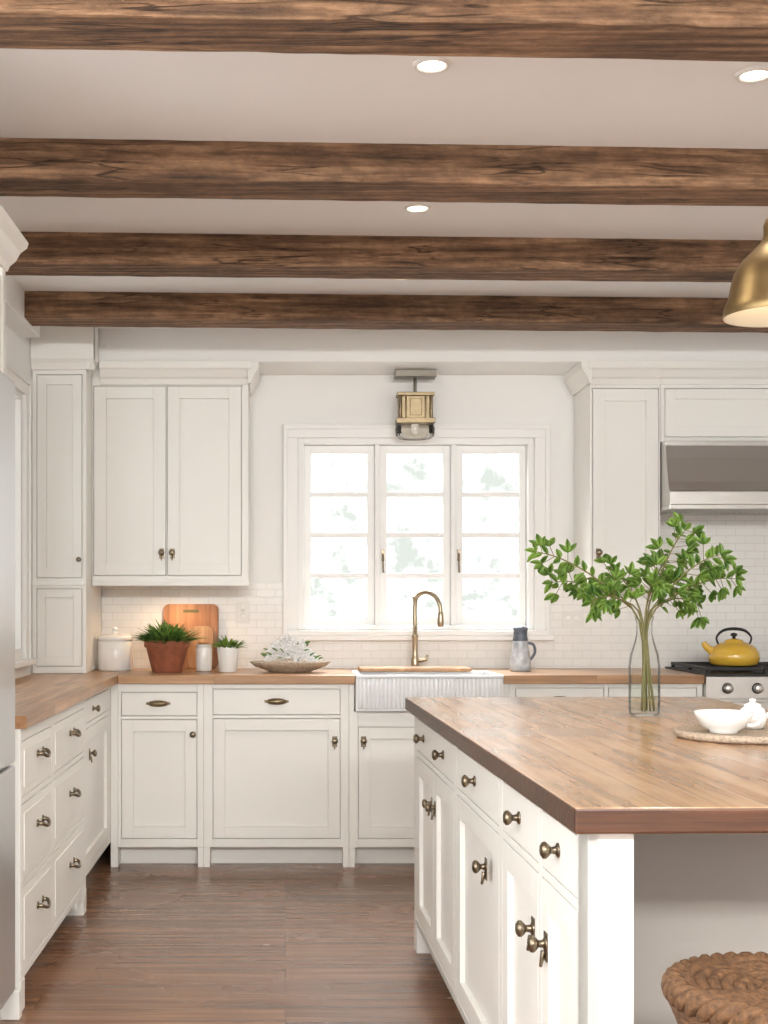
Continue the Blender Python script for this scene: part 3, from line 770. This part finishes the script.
# ------------------------------------------------------------------ pendant
pe = empty('pendant_lamp', (1.185, 3.14, 0))
mb = MB([M_LAMPBR])
mb.lathe([(.128, 1.945), (.130, 1.950), (.128, 1.965), (.118, 1.990), (.112, 2.02), (.104, 2.05), (.086, 2.08), (.06, 2.105), (.042, 2.125), (.036, 2.14), (.036, 2.165), (.03, 2.18), (.014, 2.19), (.010, 2.21), (0, 2.21)], seg=56)
mb.use(M_LAMPIN)
mb.lathe([(.128, 1.945), (.124, 1.947), (.114, 1.99), (.108, 2.02), (.10, 2.045), (.08, 2.075), (.05, 2.1), (0, 2.105)], seg=56)
mb.use(M_LAMPBR)
mb.lathe([(0, 2.598), (.055, 2.598), (.052, 2.58), (.012, 2.57), (0, 2.57)], seg=30)
mb.tube([(0, 0, 2.20), (0, 0, 2.58)], .006)
mb.finish('brass_shade', pe)
mb = MB([M_EMIT]); mb.ell((0, 0, 2.02), .032, .032, .04); mb.finish('bulb', pe)

# ------------------------------------------------------------------ ceiling lantern over sink
mb = MB([M_BRASS]); lx, ly = .665, 6.70
mb.use(M_PEWTER); mb.box(lx-.105, lx+.105, ly-.05, ly+.05, 2.400, 2.4365)
mb.tube([(lx, ly, 2.31), (lx, ly, 2.41)], .008); mb.use(M_BRASS)
mb.box(lx-.095, lx+.095, ly-.05, ly+.05, 2.304, 2.322); mb.box(lx-.086, lx+.086, ly-.040, ly+.040, 2.19, 2.304); mb.box(lx-.098, lx+.098, ly-.055, ly+.055, 2.165, 2.19)
for s_ in (-1, 1):
    mb.tube([(lx+s_*.078, ly-.040, 2.19), (lx+s_*.078, ly-.040, 2.304)], .009, seg=12)
    mb.tube([(lx+s_*.05, ly-.042, 2.19), (lx+s_*.05, ly-.042, 2.304)], .004, seg=8)
mb.box(lx-.03, lx+.03, ly-.046, ly-.040, 2.205, 2.29)
mb.use(M_LGLASS); mb.lathe([(.095, 2.165), (.102, 2.14), (.098, 2.105), (.08, 2.09)], (lx, ly, 0), seg=28)
mb.use(M_CERAM); mb.lathe([(0, 2.165), (.02, 2.165), (.022, 2.13), (.012, 2.115), (0, 2.112)], (lx, ly, 0), seg=20)
mb.finish('ceiling_lantern', bevel=.002)

# ------------------------------------------------------------------ recessed lights
def can(x, y, power=16):
    e = empty('recessed_ceiling_light', (x, y, ZC))
    mb = MB([M_CANW]); mb.lathe([(.034, -.001), (.036, -.008), (.044, -.008), (.047, -.001)], seg=36); mb.finish('trim_ring', e)
    mb = MB([M_EMIT]); mb.lathe([(0, -.003), (.034, -.003), (.034, -.001), (0, -.001)], seg=36); mb.finish('lens', e)
    l = D.lights.new('downlight', 'SPOT'); l.energy = power; l.color = (1, .92, .8); l.spot_size = math.radians(130); l.spot_blend = .9; l.shadow_soft_size = .05
    o = D.objects.new('downlight', l); COL.objects.link(o); o.parent = e; o.location = (0, 0, -.03)
for x, y in [(.365, 3.26), (1.19, 3.32), (.45, 4.45), (.48, 5.40)]: can(x, y)

# ------------------------------------------------------------------ counter items
CZ = .911
mb = MB([M_CERAM]); c = (-.856, 6.60, CZ)
mb.lathe([(0, 0), (.084, 0), (.088, .006), (.088, .145), (.084, .15), (.09, .152), (.09, .168), (.075, .178), (.02, .184), (.010, .188), (.010, .198), (.017, .204), (.014, .214), (0, .217)], c, seg=44)
mb.finish('ceramic_canister')
def potted(name, x, y, rb, rt, h, potmat, leafmat, n, L, w, spread, seed, rim=True):
    e = empty(name, (x, y, CZ)); mb = MB([potmat])
    rr = [(0, 0), (rb, 0), (rt*.95, h*.78), (rt, h*.78), (rt*1.04, h*.82), (rt*1.04, h), (rt*.92, h), (rt*.88, h*.85), (0, h*.85)] if rim else [(0, 0), (rb, 0), (rt, h), (rt*.9, h), (rt*.88, h*.85), (0, h*.85)]
    mb.lathe(rr, seg=40); mb.finish('pot', e, bevel=.001)
    mb = MB([M_SOIL]); mb.lathe([(0, h*.86), (rt*.88, h*.86), (0, h*.9)], seg=30); mb.finish('soil', e)
    r = random.Random(seed); mb = MB([leafmat])
    for i in range(n):
        a = r.uniform(0, 6.283); q = r.random()**.6
        p = (math.cos(a)*rt*.75*q, math.sin(a)*rt*.75*q, h*.87)
        d = Vector((math.cos(a)*spread*q, math.sin(a)*spread*q, r.uniform(.5, 1.0)))
        mb.leaf(p, d, (math.cos(a)*-.5, math.sin(a)*-.5, 1), L*r.uniform(.65, 1.1), w*r.uniform(.7, 1.2), bend=r.uniform(.1, .45))
    mb.finish('foliage', e, norm=False)
potted('potted_succulent', -.580, 6.44, .072, .108, .155, M_TERRA, M_LEAF2, 240, .128, .022, 1.2, 5)
potted('potted_herb', -.282, 6.47, .043, .055, .125, M_CERAM, M_LEAF, 110, .075, .016, 1.0, 8, rim=False)
mb = MB([M_CERAM]); mb.lathe([(0, 0), (.036, 0), (.040, .01), (.041, .11), (.037, .12), (.041, .124), (.041, .132), (0, .134)], (-.405, 6.53, CZ), seg=32)
mb.use(M_BOARD2); mb.lathe([(0, .134), (.03, .134), (.03, .142), (0, .143)], (-.405, 6.53, CZ), seg=24); mb.finish('ceramic_jar')
def board(name, x0, x1, h, y, mat, lean, handle):
    mb = MB([mat]); w = x1-x0; t = .018; n = 8
    prof = []
    rc = .03
    for (cx, cz, a0) in ((w-rc, rc, -90), (w-rc, h-rc, 0), (rc, h-rc, 90), (rc, rc, 180)):
        for k in range(n+1):
            a = math.radians(a0+90*k/n); prof.append((cx+rc*math.cos(a), cz+rc*math.sin(a)))
    A = [mb.bm.verts.new((p[0], 0, p[1])) for p in prof]; B = [mb.bm.verts.new((p[0], t, p[1])) for p in prof]
    for i in range(len(prof)): j = (i+1) % len(prof); mb.face([A[i], A[j], B[j], B[i]])
    mb.face(A); mb.face(B)
    if handle:
        mb.use(M_STEM); mb.box(w/2-.04, w/2+.04, -.001, .0, h-.045, h-.03); mb.mi = 0
    ob = mb.finish(name, loc=(x0, y, CZ), bevel=.003); ob.rotation_euler = (-lean, 0, 0); return ob
board('cutting_board', -.632, -.345, .335, 6.768, M_BOARD, math.radians(6), True)
board('cutting_board', -.50, -.37, .22, 6.735, M_BOARD2, math.radians(5), False)
dish = empty('flower_dish', (.025, 6.44, CZ))
mb = MB([M_STONE])
mb.lathe([(0, 0), (.10, 0), (.11, .006), (.17, .028), (.195, .05), (.19, .053), (.165, .034), (.10, .012), (0, .01)], seg=56, sc=(1, .62, 1), rfun=lambda a, h: 1+.025*math.cos(a*18)*(h > .02))
mb.finish('scalloped_dish', dish)
mb = MB([M_PETAL, M_LEAF2]); r = random.Random(11)
for i in range(75):
    a = r.uniform(0, 6.28); q = r.random()**.5; x = math.cos(a)*.13*q; y = math.sin(a)*.075*q; z = .045+.10*(1-q*q)*r.uniform(.35, 1.15)+.015
    nrm = Vector((x*2, y*2-.6, .4)).normalized(); t = nrm.orthogonal().normalized(); b = nrm.cross(t)
    mb.use(M_PETAL)
    for k in range(5):
        an = k*1.2566; d = t*math.cos(an)+b*math.sin(an)+nrm*.2; mb.leaf((x, y, z), d, nrm, .021, .022, .05)
    if i % 3 == 0:
        mb.use(M_LEAF2); d = Vector((math.cos(a), math.sin(a)*.6-.3, r.uniform(.3, .9))); mb.leaf((x, y, z-.01), d, (0, -1, 1), .045, .013)
mb.finish('blossoms', dish, norm=False)
mb = MB([M_JUG]); j = (1.175, 6.54, CZ)
mb.lathe([(0, 0), (.05, 0), (.054, .008), (.054, .03), (.048, .07), (.040, .12), (.036, .15)], j, seg=36)
mb.use(M_JUGT); mb.lathe([(.036, .15), (.038, .155), (.034, .175), (.034, .20), (.038, .208), (.034, .216), (.018, .222), (0, .223)], j, seg=36)
mb.tube([(j[0]+.036, j[1], CZ+.14), (j[0]+.066, j[1], CZ+.13), (j[0]+.072, j[1], CZ+.09), (j[0]+.048, j[1], CZ+.055)], .007, smooth_n=4)
mb.finish('stoneware_jug')
def outlet(name, x, z, horiz=False):
    mb = MB([M_PLATE]); a, b = (.055, .036) if horiz else (.036, .055)
    mb.box(x-a, x+a, YB-.013, YB-.008, z-b, z+b); mb.use(M_TRIM)
    for s_ in (-1, 1):
        ox, oz = (s_*.022, 0) if horiz else (0, s_*.022)
        mb.lathe([(0, 0), (.014, 0), (.013, .002), (0, .002)], (x+ox, YB-.013, z+oz), (0, -1, 0), 20)
    mb.finish(name, bevel=.001)
outlet('wall_outlet', -.22, 1.20); outlet('wall_outlet', 1.50, 1.17, True)

uc = empty('under_cabinet_light', (-.56, 6.60, 1.351))
mb = MB([M_CANW]); mb.lathe([(0, 0), (.035, 0), (.035, -.010), (.028, -.012), (0, -.012)], seg=28); mb.finish('puck', uc)
mb = MB([M_EMIT]); mb.lathe([(0, -.0122), (.026, -.0122), (.026, -.0145), (0, -.0145)], seg=28); mb.finish('lens', uc)
l = D.lights.new('puck_glow', 'SPOT'); l.energy = 5; l.color = (1, .68, .4); l.spot_size = math.radians(165); l.spot_blend = .6; l.shadow_soft_size = .03
o = D.objects.new('puck_glow', l); COL.objects.link(o); o.parent = uc; o.location = (0, 0, -.02)

# ------------------------------------------------------------------ light
w = D.worlds.new('daylight'); scene.world = w; w.use_nodes = True; nt = w.node_tree; L = nt.links
bg = nt.nodes['Background']; tc = nt.nodes.new('ShaderNodeTexCoord'); nz = nt.nodes.new('ShaderNodeTexNoise')
nz.inputs['Scale'].default_value = 50; nz.inputs['Detail'].default_value = 6; nz.inputs['Roughness'].default_value = .65
L.new(tc.outputs['Generated'], nz.inputs['Vector'])
r = nt.nodes.new('ShaderNodeValToRGB'); r.color_ramp.elements[0].position = .38; r.color_ramp.elements[1].position = .66
r.color_ramp.elements[0].color = (.38, .41, .38, 1); r.color_ramp.elements[1].color = (1, 1, 1, 1)
L.new(nz.outputs['Fac'], r.inputs[0]); L.new(r.outputs[0], bg.inputs[0]); bg.inputs[1].default_value = 1.6

def area(name, loc, tgt, sx, sy, power, col=(1, 1, 1)):
    l = D.lights.new(name, 'AREA'); l.shape = 'RECTANGLE'; l.size = sx; l.size_y = sy; l.energy = power; l.color = col
    o = D.objects.new(name, l); COL.objects.link(o); o.location = loc
    o.rotation_euler = (Vector(tgt)-Vector(loc)).to_track_quat('-Z', 'Y').to_euler(); return o
area('overhead_fill_light', (.5, -.6, 2.42), (.5, 6.5, 1.6), 3.4, .3, 122, (1, 1, .985))  # added fill above and behind the camera, no real fixture
area('rear_fill_light', (.8, -2.8, 1.5), (.8, 0, 1.5), 4.2, 2.0, 45, (.97, .985, 1))  # unseen fill added behind the camera; the wall there has no window
area('side_window_daylight', (XL2-.35, .6, 1.7), (3, .6, 1.7), 3.5, 1.7, 85, (.96, .985, 1))
area('sink_window_skylight', (.68, 8.3, 3.3), (.68, 6.9, 1.6), 2.4, 1.2, 290, (.98, .99, 1))

scene.view_settings.view_transform = 'Standard'
scene.view_settings.exposure = 0.40

cam = D.cameras.new('camera'); co = D.objects.new('camera', cam); COL.objects.link(co)
co.location = (0, 0, 1.265); co.rotation_euler = (math.radians(90), 0, 0)
cam.sensor_fit = 'AUTO'; cam.sensor_width = 36; cam.lens = 1310/1024*36
cam.shift_x = (384-285)/1024; cam.shift_y = (600-512)/1024
cam.clip_end = 100
scene.camera = co
